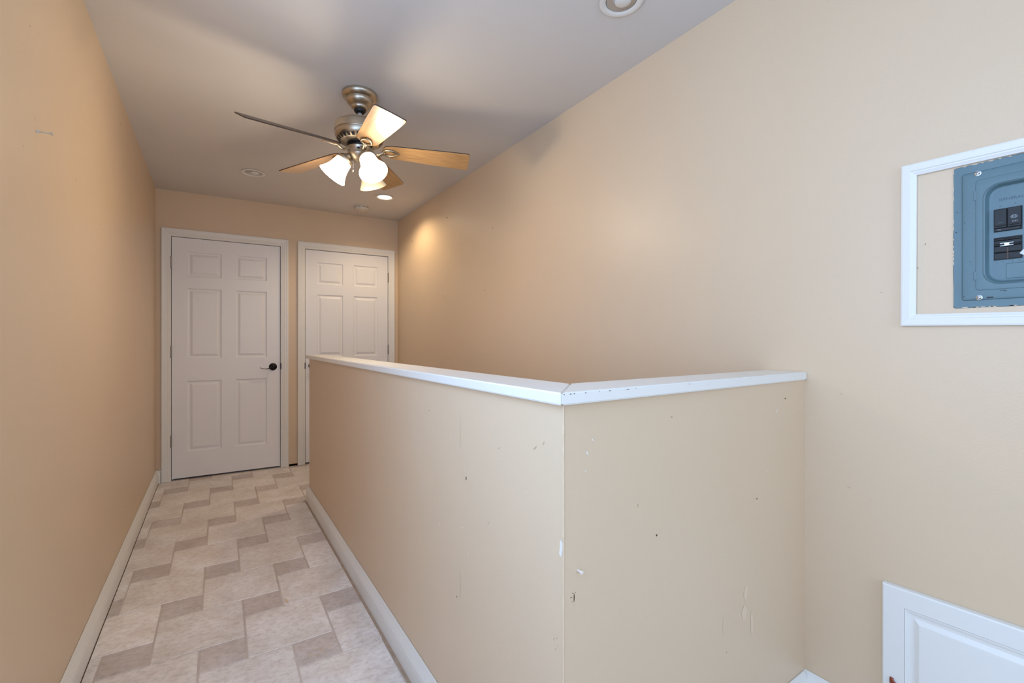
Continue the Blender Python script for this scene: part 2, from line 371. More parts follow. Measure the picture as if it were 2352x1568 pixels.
# corner bead
zs = [0.1+i*0.012 for i in range(int((CAPB-0.104)/0.012))]+[CAPB-.002]
rings = []
for z in zs:
    r = 0.0016+0.0011*rd.random(); j = 0.0006*(rd.random()-.5)
    rings.append([bm.verts.new((HX+r*math.cos(t)+j+.0006, HY+r*math.sin(t)+j+.0006, z)) for t in [PI*.5+PI*1.5*k/7 for k in range(8)]])
for A_, B_ in zip(rings, rings[1:]):
    for k in range(7): bm.faces.new((A_[k], A_[k+1], B_[k+1], B_[k])).material_index = 0
for (a, b, w_, h_, an, mi) in ((1.123, .783, .006, .014, .1, 1), (1.146, .640, .008, .006, .1, 2), (1.110, .580, .003, .02, -.3, 2), (1.18, .431, .004, .008, 0, 1), (1.16, .47, .0015, .10, 0, 3),
        (1.382, .937, .004, .005, 0, 1), (.712, .745, .012, .042, 0.1, 2), (.725, .56, .003, .005, .3, 3), (.735, .553, .002, .006, .3, 3), (.722, .545, .003, .003, .3, 3), (.73, .535, .002, .004, .3, 3), (0.80, .30, .02, .003, -1, 3), (1.16, .9, .0012, .12, 0, 3),
        (1.30, .60, .004, .012, .2, 2), (.95, .90, .012, .003, -.6, 3), (.80, .93, .02, .003, -.7, 3), (.77, .945, .014, .003, -.9, 3), (1.0, .70, .016, .002, -.9, 3)):
    mark(bm, FM, a, b, w_, h_, an, mi=mi, rnd=rd)
for (x, b, w_, h_, an, mi) in ((.609, .642, .003, .02, 0, 1), (.606, .652, .003, .003, .9, 1), (.601, .645, .002, .004, 2, 1), (.604, .636, .0025, .003, 2, 3), (.612, .652, .002, .002, 2, 1), (.608, .628, .002, .002, 0, 3), (.92, .978, .008, .005, 0.2, 3), (.865, .708, .006, .006, 0, 1), (.641, .893, .005, .005, 0, 2),
        (.66, .955, .004, .008, .5, 2), (.645, .93, .006, .012, .6, 2), (1.472, .984, .007, .006, 0, 1), (1.307, .708, .008, .004, .7, 1), (1.139, .577, .010, .003, 0, 2), (1.153, .325, .003, .006, 0, 3),
        (1.247, .455, .022, .05, 0, 4), (1.24, .40, .03, .05, .1, 4), (1.28, .36, .015, .09, 0, 4), (1.14, .40, .01, .06, 0, 4), (.80, .79, .003, .012, 0, 3), (1.42, .95, .02, .006, .8, 2), (1.36, .78, .02, .003, -.9, 2)):
    mark(bm, FS, (x-HX), b, w_, h_, an, mi=mi, rnd=rd)
M['smear'] = mat('pale smear', srgb(224, 201, 173), 0.6)
o = finish('wall_middle', bm, [M['wall'], M['dark'], M['chip'], M['scuff'], M['smear']])
struct(o, 'tan waist-high half wall turning a corner around the stairwell')

# caps
ov = 0.022; ovi = 0.006; TW = T+ovi
def board(name, pts, z0, z1, label, chips=None):
    bm = bmesh.new(); lo = [bm.verts.new((x, y, z0)) for x, y in pts]; hi = [bm.verts.new((x, y, z1)) for x, y in pts]
    n = len(pts)
    for i in range(n): bm.faces.new((lo[i], lo[(i+1) % n], hi[(i+1) % n], hi[i]))
    bm.faces.new(lo); bm.faces.new(hi); bmesh.ops.recalc_face_normals(bm, faces=bm.faces)
    bmesh.ops.bevel(bm, geom=[e for e in bm.edges], offset=0.003, segments=3, affect='EDGES')
    if chips: chips(bm)
    o = finish(name, bm, [M['white'], M['dark']], recalc=False); struct(o, label); return o
oc = (HX-ov, HY-ov); ic = (HX+TW, HY+TW)
board('trim_1', [(HX-ov, HEND+.02), oc, ic, (HX+TW, HEND+.02)], CAPB, CAPT, 'white painted cap board on the long run of the half wall')
def chips(bm):
    F2 = Frame((oc[0], oc[1], 0), sA, (0, 0, 1), FS.N)
    for a, w_, h_ in ((.006, .003, .002), (.022, .006, .0018), (.032, .004, .002), (.062, .003, .003), (.10, .003, .0015), (.13, .007, .0015), (.185, .012, .0014), (.21, .003, .0018), (.40, .003, .003)):
        mark(bm, F2, a, CAPT-.0032, w_, h_, 0, mi=1, d=.0004, rnd=rd)
board('trim_2', [oc, (XR, r0.y-.006), (XR, r0.y+T+.012), ic], CAPB+.0005, CAPT+.0005, 'white painted cap board on the short run beside the electrical panel', chips)

# stairs going down behind the half wall
bm = bmesh.new()
for k in range(11):
    y1 = 3.60-k*0.25; box(bm, HX+T, XR, y1-.25, y1, -2.6, -0.19*(k+1))
box(bm, HX+T, XR, HY+T, 3.6-2.75, -2.7, -2.6)
struct(finish('floor_stairwell', bm, M['stair']), 'carpeted stairs going down behind the half wall')
# stairwell side under the far landing is closed by the floor slab
# ---------------------------------------------------------------- baseboards
BBP = [(0, 0.001), (0, .0205), (.056, .021), (.0575, .0192), (.0595, .021), (.068, .0205), (.078, .0165), (.090, .0095), (.098, .0060), (.101, .004), (.101, 0.001)]
BB = [(z, d) for z, d in BBP]
def baseboard(name, F, pts, label, parent=None, z0=0.001):
    bm = bmesh.new(); prof = [(d, z) for z, d in BB]
    # run in the floor plane with mitred corners: points are x,y, offset to the left of travel
    G = Frame((0, 0, z0), (1, 0, 0), (0, 1, 0), (0, 0, 1))
    mould(bm, G, pts, prof)
    return struct(finish(name, bm, M['white']), label)
eL = FE(0.034, 0)
baseboard('baseboard_left', None, [(eL.x, eL.y-.0012), (XL, 4.716), (XL, YB)], 'white baseboard along the left wall')
baseboard('baseboard_middle', None, [(XR-.014, r0.y-.0002), (HX, HY), (HX, HEND), (HX+.05, HEND)], 'white baseboard around the foot of the half wall')
baseboard('baseboard_right', None, [(XR, YB), (XR, r0.y-.0003)], 'white baseboard along the near part of the right wall')
# caulk line and thin dark line at the tile edge
# ---------------------------------------------------------------- doors in the far wall
CAS = [(0, .004), (.0, .010), (.006, .013), (.014, .013), (.018, .0155), (.026, .0155), (.030, .018), (.044, .019), (.052, .021), (.060, .021), (.064, .017), (.064, .001), (0, .001)]
def leaf_mesh(bm, w_, z0, z1, cols, rows, F, d=0.0, t=0.035):
    A = [0]; [A.extend(c) for c in cols]; A.append(w_); B = [z0]; [B.extend(r) for r in rows]; B.append(z1)
    def q(pts): bm.faces.new([bm.verts.new(F(*p)) for p in pts])
    for i in range(len(A)-1):
        for j in range(len(B)-1):
            a0, a1, b0, b1 = A[i], A[i+1], B[j], B[j+1]
            if i % 2 == 1 and j % 2 == 1:
                loops = [(0, 0), (.003, -.004), (.007, -.0085), (.014, -.0095), (.019, -.009), (.034, -.0022), (.0365, -.0008), (.039, -.0008)]
                prev = None
                for (o_, dd) in loops:
                    r = [bm.verts.new(F(x, y, d+dd)) for x, y in ((a0+o_, b0+o_), (a1-o_, b0+o_), (a1-o_, b1-o_), (a0+o_, b1-o_))]
                    if prev:
                        for k in range(4): bm.faces.new((prev[k], prev[(k+1) % 4], r[(k+1) % 4], r[k]))
                    prev = r
                bm.faces.new(prev)
            else: q([(a0, b0, d), (a1, b0, d), (a1, b1, d), (a0, b1, d)])
    for e in (((0, z0), (w_, z0)), ((w_, z0), (w_, z1)), ((w_, z1), (0, z1)), ((0, z1), (0, z0))):
        (p, r) = e; q([(*p, d), (*r, d), (*r, d-t), (*p, d-t)])
    q([(0, z0, d-t), (w_, z0, d-t), (w_, z1, d-t), (0, z1, d-t)])
    bmesh.ops.remove_doubles(bm, verts=bm.verts, dist=1e-5)
def hinge(parent, a, z, F):
    bm = bmesh.new()
    o = F(a, z, .0095)
    for k in range(5):
        lathe(bm, [(0, -.044+k*.0178), (.0048, -.044+k*.0178), (.0048, -.0272+k*.0178), (0, -.0272+k*.0178)], 12, mtx=Matrix.Translation(o))
    lathe(bm, [(0, .044), (.0055, .045), (.0045, .049), (0, .050)], 12, mtx=Matrix.Translation(o)); lathe(bm, [(0, -.050), (.0045, -.049), (.0055, -.045), (0, -.044)], 12, mtx=Matrix.Translation(o))
    fbox(bm, Frame(F(a, z), F.A, F.B, F.N), -.0045, .0045, -.044, .044, -.004, .0075)
    return finish('hinge', bm, M['hinge'], parent, smooth=40)
def make_door(name, D, hinge_side, label, z0=0.016):
    base = FE(D[0], 0)
    root = thing(name, label, 'door', base); root['kind'] = 'structure'
    F = Frame((0, 0, 0), FE.A, FE.B, FE.N); W_ = D[1]-D[0]
    bm = bmesh.new(); bmL = bm
    g = 0.0035
    s = W_/0.811
    cols = [((.109)*s, (.353)*s), ((.457)*s, (.700)*s)]
    leaf_mesh(bm, W_-2*g, z0, DH-.003, [(c0-g, c1-g) for c0, c1 in cols], [(.232, .826), (1.016, 1.607), (1.706, 1.914)], Frame(F(g, 0), F.A, F.B, F.N), d=-0.004)
    leaf = finish('door_leaf', bmL, M['door'], root)
    bm = bmesh.new()
    c0 = 0.0
    prof = [(x, y) for x, y in CAS]
    mould(bm, F, [(W_+c0+.001, .002), (W_+c0+.001, DH+.001), (-c0-.001, DH+.001), (-c0-.001, .002)], [(-x, y) for x, y in prof])
    finish('door_casing', bm, M['white'], root)
    bm = bmesh.new()
    fbox(bm, F, -.011, -.0005, .001, DH+.011, -.118, .0008); fbox(bm, F, W_+.0005, W_+.011, .001, DH+.011, -.118, .0008); fbox(bm, F, -.011, W_+.011, DH+.0005, DH+.011, -.118, .0008)
    fbox(bm, F, 0, .012, .001, DH, -.075, -.042); fbox(bm, F, W_-.012, W_, .001, DH, -.075, -.042); fbox(bm, F, 0, W_, DH-.012, DH, -.075, -.042)
    finish('door_jamb', bm, M['white'], root)
    ha = 0.0 if hinge_side == 'L' else W_
    for z in (0.332, 1.075, 1.815): hinge(root, ha, z, F)
    # lever handle with round rosette on the other side
    hx = W_-.062 if hinge_side == 'L' else .062; sg = -1 if hinge_side == 'L' else 1; hz = .928
    bm = bmesh.new(); R3 = Matrix(((F.A.x, F.B.x, F.N.x), (F.A.y, F.B.y, F.N.y), (F.A.z, F.B.z, F.N.z))).to_4x4()
    mt = Matrix.Translation(F(hx, hz, -.004)) @ R3
    lathe(bm, [(0, 0), (.033, 0), (.033, .003), (.031, .0075), (.024, .011), (.012, .013), (.0105, .016), (.0105, .038), (.013, .042), (.013, .050), (.009, .054), (0, .055)], 36, mtx=mt)
    ros = finish('door_handle', bm, M['bronze'], root, smooth=40)
    bm = bmesh.new(); pts = []
    for k in range(15):
        t = k/14; pts.append(F(hx+sg*(.006+t*.100), hz-.002-.017*math.sin(PI*min(1, t*1.0)*.85)*(1 if t < .6 else 1)+(.006*t), .046+.004*math.sin(PI*t)))
    n = len(pts); rings = []
    for i, p in enumerate(pts):
        t_ = (pts[min(i+1, n-1)]-pts[max(i-1, 0)]).normalized(); u = F.N.cross(t_).normalized(); k = 1-i/(n-1)*.55
        rings.append([bm.verts.new(p+u*(.0045*k*math.cos(q))+F.N*(.0095*(.6+.4*k)*math.sin(q))) for q in [2*PI*j/12 for j in range(12)]])
    for A_, B_ in zip(rings, rings[1:]):
        for j in range(12): bm.faces.new((A_[j], A_[(j+1) % 12], B_[(j+1) % 12], B_[j]))
    for r in (rings[0], rings[-1]): bm.faces.new(r)
    finish('lever', bm, M['bronze'], ros, smooth=40)
    bm = bmesh.new(); sa = W_+.001 if hinge_side == 'L' else -.001
    G = Frame(F(sa, hz+.003), F.A*(1 if hinge_side == 'L' else -1), F.B, F.N)
    fbox(bm, G, -.003, .0085, -.029, .029, -.010, .0122); fbox(bm, G, .0085, .0105, -.023, .023, .002, .0122)
    finish('strike_plate', bm, M['bronze'], root, bevel=.0012)
    return root
make_door('door_1', D1, 'L', 'left of the two white six-panel doors, with a dark lever handle')
make_door('door_2', D2, 'R', 'right of the two white six-panel doors, partly behind the half wall')

# ---------------------------------------------------------------- electrical panel and its frame
def rrect(y0, y1, z0, z1, r, n=6):
    """rounded rectangle, a from y0 to y1"""
    pts = []
    for cx, cz, s in ((y1-r, z1-r, 0), (y0+r, z1-r, PI/2), (y0+r, z0+r, PI), (y1-r, z0+r, 1.5*PI)):
        for k in range(n+1):
            t = s+PI/2*k/n; pts.append((cx+r*math.cos(t), cz+r*math.sin(t)))
    return pts
bm = bmesh.new()
FRP = Frame((0, 0, 0), (0, 1, 0), (0, 0, 1), (-1, 0, 0))
def loopring(bm, F, loops, cap=True, mi=0):
    prev = None
    for pts, d in loops:
        r = [bm.verts.new(F(a, b, d)) for a, b in pts]
        if prev:
            for k in range(len(r)): bm.faces.new((prev[k], prev[(k+1) % len(r)], r[(k+1) % len(r)], r[k])).material_index = mi
        prev = r
    if cap: bm.faces.new(prev).material_index = mi
    return prev
# frame moulding (slightly out of square as nailed up)
FP4 = [(0.473, 1.2025), (0.471, 1.642), (-0.10, 1.630), (-0.10, 1.192)]
bm = bmesh.new()
mould(bm, FR, FP4, [(-x, y) for x, y in [(0, .001), (0, .011), (.004, .0125), (.019, .0135), (.021, .011), (.024, .011), (.027, .009), (.0315, .007), (.0315, .001)]][::-1] if False else [(x, y) for x, y in [(0, .001), (0, .011), (.004, .0125), (.019, .0135), (.021, .011), (.024, .011), (.027, .009), (.0315, .007), (.0315, .001)]], closed=True)
fr = finish('trim_3', bm, M['white']); struct(fr, 'white mitred moulding nailed around the breaker panel')

PN = thing('breaker_panel', 'blue-grey metal electrical breaker panel set in the right wall', 'electrical panel', (XR, .19, 1.245))
FQ = Frame((0, -.19, -1.245), (0, 1, 0), (0, 0, 1), (-1, 0, 0))
Y0, Y1 = 0.012, 0.3675; Z0, Z1 = 1.2445, 1.6045
jr = random.Random(9)
def rag(pts, amp): return [(a+jr.uniform(-amp, amp), b+jr.uniform(-amp, amp)) for a, b in pts]
bm = bmesh.new()
def dens(pts, m=4):
    out = []
    for i in range(len(pts)):
        a, b = pts[i], pts[(i+1) % len(pts)]
        for k in range(m): out.append((a[0]+(b[0]-a[0])*k/m, a[1]+(b[1]-a[1])*k/m))
    return out
def rr(y0, y1, z0, z1, r, m=1): return dens(rrect(y0, y1, z0, z1, r), 8)
I0, I1, K0, K1 = 0.030, 0.3515, 1.2625, 1.5845
loopring(bm, FQ, [(rag(rr(Y0, Y1, Z0, Z1, .006), .0006), .0008), (rr(Y0+.001, Y1-.001, Z0+.001, Z1-.001, .006), .0020), (rr(I0, I1, K0, K1, .006), .0020), (rr(I0+.002, I1-.002, K0+.002, K1-.002, .005), .0048), (rr(I0+.006, I1-.006, K0+.006, K1-.006, .004), .0055), (rr(.066, .315, 1.296, 1.554, .004), .0055)], cap=False)
coverbm = bm
# inner door: raised sheet with a rounded dish
E0, E1, G0, G1 = 0.055, 0.3255, 1.2865, 1.5625
bm = bmesh.new(); B0 = .0056
dish = (.080, .3125, 1.2985, 1.5455)
def rr2(y0, y1, z0, z1, r): return dens(rrect(y0, y1, z0, z1, r, 6), 8)
loopring(bm, FQ, [(rr2(E0, E1, G0, G1, .007), B0), (rr2(E0+.0008, E1-.0008, G0+.0008, G1-.0008, .007), B0+.0016), (rr2(E0+.002, E1-.002, G0+.002, G1-.002, .006), B0+.0018),
    (rr2(*[dish[0], dish[1], dish[2], dish[3]], .032), B0+.0018), (rr2(dish[0]+.0015, dish[1]-.0015, dish[2]+.0015, dish[3]-.0015, .031), B0+.0030), (rr2(dish[0]+.004, dish[1]-.004, dish[2]+.004, dish[3]-.004, .029), B0+.0010),
    (rr2(dish[0]+.0085, dish[1]-.0085, dish[2]+.0085, dish[3]-.0085, .026), B0-.0110), (rr2(dish[0]+.0115, dish[1]-.0115, dish[2]+.0115, dish[3]-.0115, .024), B0-.0122), (rr2(dish[0]+.014, dish[1]-.014, dish[2]+.014, dish[3]-.014, .022), B0-.0122)])
pdoor = finish('panel_door', bm, M['bluegray'], PN, smooth=30)
DS = B0-.0122  # dish floor
for (z0, z1) in ((1.512, 1.5365), (1.313, 1.3345)):
    bm = bmesh.new(); loopring(bm, FQ, [(rrect(E1-.002, E1+.0035, z0, z1, .002), B0-.001), (rrect(E1-.002, E1+.0035, z0, z1, .002), B0+.001), (rrect(E1-.002, E1+.0025, z0+.001, z1-.001, .0015), B0+.0016)])
    finish('door_hinge_tab', bm, M['bluegray'], pdoor)
def screw(a, b):
    bm = bmesh.new(); R3 = Matrix(((0, 0, -1), (1, 0, 0), (0, 1, 0))).to_4x4()
    lathe(bm, [(.0062, 0), (.0062, .0006), (.0048, .0010), (.0046, .0026), (.003, .0036), (0, .0038)], 20, mtx=Matrix.Translation(FQ(a, b, .0055)) @ R3)
    fbox(bm, Frame(FQ(a, b, .0092), (0, .85, .5), (0, -.5, .85), (-1, 0, 0)), -.0046, .0046, -.0006, .0006, -.001, .0004, 1)
    finish('cover_screw', bm, [M['steel'], M['bk2']], PN, smooth=40)
screw(.3211, 1.5826-.004); screw(.3190, 1.2685)
bm = bmesh.new(); loopring(bm, FQ, [(rrect(.294, .3062, 1.2665, 1.2695, .0014), .0054), (rrect(.294, .3062, 1.2665, 1.2695, .0014), .0062)]); finish('slot', bm, M['bk2'], PN)
# worn paint chips on the cover edge
bm = coverbm
for k in range(26):
    mark(bm, FQ, Y0+(Y1-Y0)*jr.random(), Z0+.0012, jr.uniform(.006, .02), .0022, 0, mi=1, d=.0023, rnd=jr)
for k in range(14):
    mark(bm, FQ, Y1-.0008, Z0+(Z1-Z0)*jr.random(), .0018, jr.uniform(.004, .016), 0, mi=1, d=.0023, rnd=jr)
for k in range(14):
    mark(bm, FQ, Y0+(Y1-Y0)*jr.random(), Z1-.001, jr.uniform(.005, .018), .002, 0, mi=1, d=.0023, rnd=jr)
for (a, b, w_, h_) in ((.279, 1.2835, .012, .0015), (.274, 1.2820, .006, .002), (.345, 1.46, .002, .003), (.362, 1.44, .004, .003), (.36, 1.49, .005, .0012), (.335, 1.36, .002, .002), (.347, 1.273, .002, .004)):
    mark(bm, FQ, a, b, w_, h_, jr.random(), mi=2, d=.0062 if a < .3505 else .0026, rnd=jr)
cover = finish('panel_cover', coverbm, [M['bluegray'], M['wall'], M['bk2']], PN, smooth=30)
# breakers
def mesh_box(name, a0, a1, b0, b1, d0, d1, m, parent, bev=.0008, rnd=0):
    bm = bmesh.new(); fbox(bm, FQ, a0, a1, b0, b1, d0, d1); return finish(name, bm, m, parent, bevel=bev)
mesh_box('breaker_opening', .2480, .2958, 1.4272, 1.4832, DS, DS+.0006, M['bk'], PN, 0)
mesh_box('breaker_opening', .2480, .2958, 1.3580, 1.4135, DS, DS+.0006, M['bk'], PN, 0)
def textmtx(a, b, d): return Matrix.Translation(FQ(a, b, d)) @ Matrix(((0, 0, -1), (-1, 0, 0), (0, 1, 0))).to_4x4()
for (a0, a1, side) in ((.2728, .2948, 0), (.2492, .2712, 1)):
    b = mesh_box('breaker', a0, a1, 1.4355, 1.4822-(0 if side else .0012), DS+.0006, DS+.0058, M['bk'], PN, .0009)
    bm = bmesh.new(); fbox(bm, FQ, a0+.0025, a1-.0025, 1.4400, 1.4432, DS+.0055, DS+.0086); finish('breaker_switch', bm, M['bk2'], b, bevel=.0008)
    text_mesh('lettering', 'OFF', .0050, textmtx((a0+a1)/2-.001, 1.4478, DS+.0061), M['print'] if side else M['emboss'], b, .0001)
    if side:
        bm = bmesh.new(); pr = [(.0056*math.cos(2*PI*k/24), .0040*math.sin(2*PI*k/24)) for k in range(24)]
        c_ = ((a0+a1)/2+.0005, 1.4590)
        outer = [(c_[0]+x, c_[1]+y) for x, y in pr]; inner = [(c_[0]+x*.84, c_[1]+y*.80) for x, y in pr]
        A_ = [bm.verts.new(FQ(x, y, DS+.0061)) for x, y in outer]; B_ = [bm.verts.new(FQ(x, y, DS+.0061)) for x, y in inner]
        for k in range(24): bm.faces.new((A_[k], A_[(k+1) % 24], B_[(k+1) % 24], B_[k]))
        finish('emblem_ring', bm, M['print'], b)
        text_mesh('emblem', 'GE', .0052, textmtx(*c_, DS+.0061), M['print'], b, .0001)
mesh_box('breaker_bar', .2505, .2935, 1.4280, 1.4350, DS+.0006, DS+.0052, M['bk2'], PN, .001)
text_mesh('lettering', 'ON', .0036, textmtx(.2855, 1.4315, DS+.0056), M['print'], PN, .0001)
for (a0, a1) in ((.2728, .2948), (.2492, .2712)):
    b = mesh_box('breaker', a0, a1, 1.3600, 1.4125, DS+.0006, DS+.0020, M['bk'], PN, .0006)
    for (b0, b1, d, mm) in ((1.4040, 1.4105, .0050, 'bk2'), (1.3905, 1.3975, .0062, 'bk'), (1.3745, 1.3778, .0050, 'bk2')):
        bm = bmesh.new(); pts = [FQ(a0+.001, (b0+b1)/2, DS+.0015), FQ(a1-.001, (b0+b1)/2+.0004, DS+.0015)]
        sweep(bm, pts, [(x*(b1-b0)/2, y*d*.8) for x, y in circ(1, 12)], up=(-1, 0, 0)); finish('breaker_rib', bm, M[mm], b, smooth=50)
bm = bmesh.new(); fbox(bm, FQ, .2612, .2836, 1.3915, 1.3975, DS+.006, DS+.0082)
fbox(bm, FQ, .2612, .2836, 1.3972, 1.3980, DS+.006, DS+.0086, 1); fbox(bm, FQ, .2612, .2836, 1.3910, 1.3918, DS+.006, DS+.0086, 1); fbox(bm, FQ, .2683, .2760, 1.3922, 1.3968, DS+.006, DS+.0088, 1)
finish('handle_tie', bm, [M['bk'], M['steel']], PN)
bm = bmesh.new(); fbox(bm, FQ, .2700, .2735, 1.359, 1.388, DS+.002, DS+.0036); finish('divider', bm, mat('brown fibre', srgb(84, 70, 64), .7), PN, bevel=.001)
# embossed words and circuit numbers
text_mesh('embossed_lettering', 'GENERAL', .0088, textmtx(.2662, 1.5052, DS+.0001), M['emboss'], PN, .0005)
for s_, a, z in (('1', .2845, 1.4895), ('2', .2595, 1.4915), ('3', .2905, 1.3530), ('5', .2800, 1.3530), ('4', .2645, 1.3530), ('6', .2530, 1.3530)):
    text_mesh('circuit_number', s_, .0052, textmtx(a, z, DS+.0001), M['emboss'], PN, .0004)
bm = bmesh.new(); loopring(bm, FQ, [(rrect(.14, .275, 1.312, 1.349, .001), DS), (rrect(.1405, .2745, 1.3125, 1.3485, .001), DS+.0008), (rrect(.1415, .2735, 1.3135, 1.3475, .001), DS+.0002)]); finish('label_recess', bm, M['bluegray'], pdoor)
bm = bmesh.new(); fbox(bm, Frame(FQ(.2440, 1.3700, DS+.001), (0, .8, .6), (0, -.6, .8), (-1, 0, 0)), -.006, .006, -.006, .006, 0, .008); finish('door_pull', bm, M['plug'], PN, bevel=.0015)

# ---------------------------------------------------------------- access hatch low on the right wall
HT = thing('access_hatch', 'white raised-panel access hatch low on the right wall below the breaker panel', 'hatch', (XR, .28, .29))
FH = Frame((0, -.28, -.29), (0, 1, 0), (0, 0, 1), (-1, 0, 0))
def quad(off, tilt=.022):
    y0, y1, z0, z1 = .05+off, .5125-off, .106+off, .4790-off
    return [(y1, z1), (y0, z1+tilt*(y1-y0)*1.0), (y0, z0), (y1, z0)]
bm = bmesh.new()
loopring(bm, FH, [(quad(0), .001), (quad(0), .016), (quad(.001), .018), (quad(.004), .0195), (quad(.0495), .0195), (quad(.0497), .012)], cap=False)
finish('hatch_frame', bm, M['white'], HT)
bm = bmesh.new()
loopring(bm, FH, [(quad(.0503), .012), (quad(.0503), .019), (quad(.056), .0178), (quad(.0585), .0135), (quad(.0635), .0125), (quad(.0690), .0125), (quad(.0805), .0185), (quad(.084), .0188)])
finish('hatch_panel', bm, M['white'], HT)
bm = bmesh.new()
sweep(bm, [FH(.490-.0002*k, .224-.022*k/6, .0195+.004*math.sin(PI*k/6)) for k in range(7)], [(x*.0045, y*.003) for x, y in circ(1, 10)], up=(-1, 0, 0))
sweep(bm, [FH(.490-.010*k/5, .224-.012*k/5, .0215+.003*math.sin(PI*k/5)) for k in range(6)], circ(.0022, 8), up=(-1, 0, 0))
finish('hatch_latch', bm, M['copper'], HT, smooth=50)

# ---------------------------------------------------------------- wall screws
sc = thing('wall_screw', 'small pale screw sticking out high on the left wall', 'screw', (XL, 1.741, HC+.569))
bm = bmesh.new(); R3 = Matrix(((0, 0, 1), (0, 1, 0), (-1, 0, 0))).to_4x4()
lathe(bm, [(0, 0), (.0018, 0), (.0018, .026), (.0042, .0275), (.0042, .030), (0, .031)], 14, mtx=R3); finish('screw_body', bm, M['steel'], sc, smooth=40)
bm = bmesh.new(); lathe(bm, [(0, .0), (.004, .0), (.004, .002), (.0025, .004), (0, .004)], 12, mtx=R3); finish('anchor', bm, M['plug'], sc)
pg = thing('wall_anchor', 'tiny white plastic anchor in the short half wall near its corner', 'wall anchor', FS(.0385, .695, 0))
bm = bmesh.new(); d = FS.N
mt = Matrix.Rotation(PI/2, 4, 'X'); lathe(bm, [(0, 0), (.0022, 0), (.0022, .010), (.0036, .011), (.0036, .013), (0, .0135)], 14, mtx=mt); finish('anchor_body', bm, M['chip'], pg, smooth=40)

# ---------------------------------------------------------------- recessed lights and smoke detector
def recessed(x, y, lit, label, rot=0):
    t = thing('recessed_light', label, 'ceiling light', (x, y, CEIL), (0, 0, rot), 'recessed ceiling lights')
    bm = bmesh.new(); lathe(bm, [(.056, -.0005), (.072, -.0008), (.078, -.003), (.079, -.0065), (.075, -.0075), (.060, -.006), (.056, -.003), (.056, -.0005)], 48)
    finish('trim_ring', bm, M['white'], t, smooth=40)
    if lit:
        bm = bmesh.new(); lathe(bm, [(0, -.0075), (.03, -.007), (.050, -.005), (.0555, -.002), (.0555, -.0008), (0, -.0008)], 40); finish('flood_bulb', bm, M['flood_on'], t, smooth=40)
    else:
        # ceiling is solid: the can is a shallow eyeball reflector dished within the ring
        bm = bmesh.new(); lathe(bm, [(.056, -.001), (.052, -.0055), (.046, -.004), (.036, -.0016), (.030, -.0012)], 48); finish('reflector', bm, M['baffle'], t, smooth=40)
        bm = bmesh.new(); lathe(bm, [(.030, -.0012), (.0295, -.004), (.024, -.008), (.012, -.0105), (0, -.011)], 40, mtx=Matrix.Translation((.008, 0, 0))); finish('bulb', bm, M['socket'], t, smooth=40)
    return t
recessed(.243, 3.886, False, 'unlit recessed ceiling light in front of the left door')
recessed(1.238, 3.921, True, 'glowing recessed ceiling light in front of the right door')
recessed(1.250, 1.185, False, 'unlit recessed ceiling light cut by the top of the picture')
def spot(name, loc, target, power, col, size, blend, rad):
    d = bpy.data.lights.new(name, 'SPOT'); d.energy = power; d.color = col; d.spot_size = size; d.spot_blend = blend; d.shadow_soft_size = rad
    o = bpy.data.objects.new(name, d); COL.objects.link(o); o.location = loc
    o.rotation_euler = (Vector(target)-Vector(loc)).to_track_quat('-Z', 'Y').to_euler(); return o
spot('flood_beam', (1.238, 3.921, CEIL-.012), (1.25, 3.91, 0), 36, (1.0, .78, .50), math.radians(150), .6, .045)

sd = thing('smoke_detector', 'round off-white smoke detector on the ceiling between the far doors', 'smoke detector', (1.148, 4.325, CEIL))
bm = bmesh.new(); lathe(bm, [(0, -.0005), (.066, -.0005), (.066, -.008), (.062, -.009), (0, -.009)], 48); finish('mounting_plate', bm, M['detector'], sd, smooth=35)
bm = bmesh.new(); lathe(bm, [(.059, -.009), (.059, -.013), (0, -.013)], 48, mi=1); lathe(bm, [(.064, -.0125), (.0645, -.026), (.060, -.033), (.053, -.035), (.052, -.033), (.040, -.033), (.038, -.038), (.030, -.040), (0, -.041)], 48)
lathe(bm, [(.064, -.0125), (.05, -.0128)], 48)
for k in range(10):
    a = 2*PI*k/10; F_ = Frame((0, 0, 0), (-math.sin(a), math.cos(a), 0), (0, 0, 1), (math.cos(a), math.sin(a), 0)); fbox(bm, F_, -.006, .006, -.014, -.0085, .056, .0635)
finish('detector_housing', bm, [M['detector'], M['dark']], sd, smooth=35)

# ---------------------------------------------------------------- ceiling fan
FX, FY = 0.617, 2.356
fan = thing('ceiling_fan', 'brushed nickel five-blade ceiling fan with three bell glass lights', 'ceiling fan', (FX, FY, CEIL))
def fo(z): return z+HC-CEIL      # height relative to the eye -> below the ceiling
bm = bmesh.new()
lathe(bm, [(r, z*.80) for r, z in [(0, -.0005), (.083, -.0005), (.086, -.004), (.0865, -.014), (.085, -.022), (.079, -.032), (.072, -.038), (.067, -.040), (.0655, -.0425), (.0655, -.050), (.062, -.062), (.052, -.074), (.044, -.080), (.042, -.082), (.0425, -.086), (.042, -.092), (.037, -.100), (.032, -.104), (.0, -.104)]], 64)
finish('canopy', bm, M['nickel'], fan, smooth=35)
bm = bmesh.new(); lathe(bm, [(.012, -.080), (.029, -.083), (.028, -.090), (.020, -.099), (.0, -.101)], 32)
finish('hanger_ball', bm, M['rubber'], fan, smooth=50)
bm = bmesh.new(); lathe(bm, [(0, -.137), (.0165, -.137), (.0175, -.150), (.0165, -.156), (0, -.156)], 32)
finish('rod_collar', bm, M['rubber'], fan, smooth=50)
bm = bmesh.new(); lathe(bm, [(.0115, -.09), (.0115, -.145)], 24); finish('downrod', bm, M['steel'], fan, smooth=60)
MT = -.152   # motor top
bm = bmesh.new()
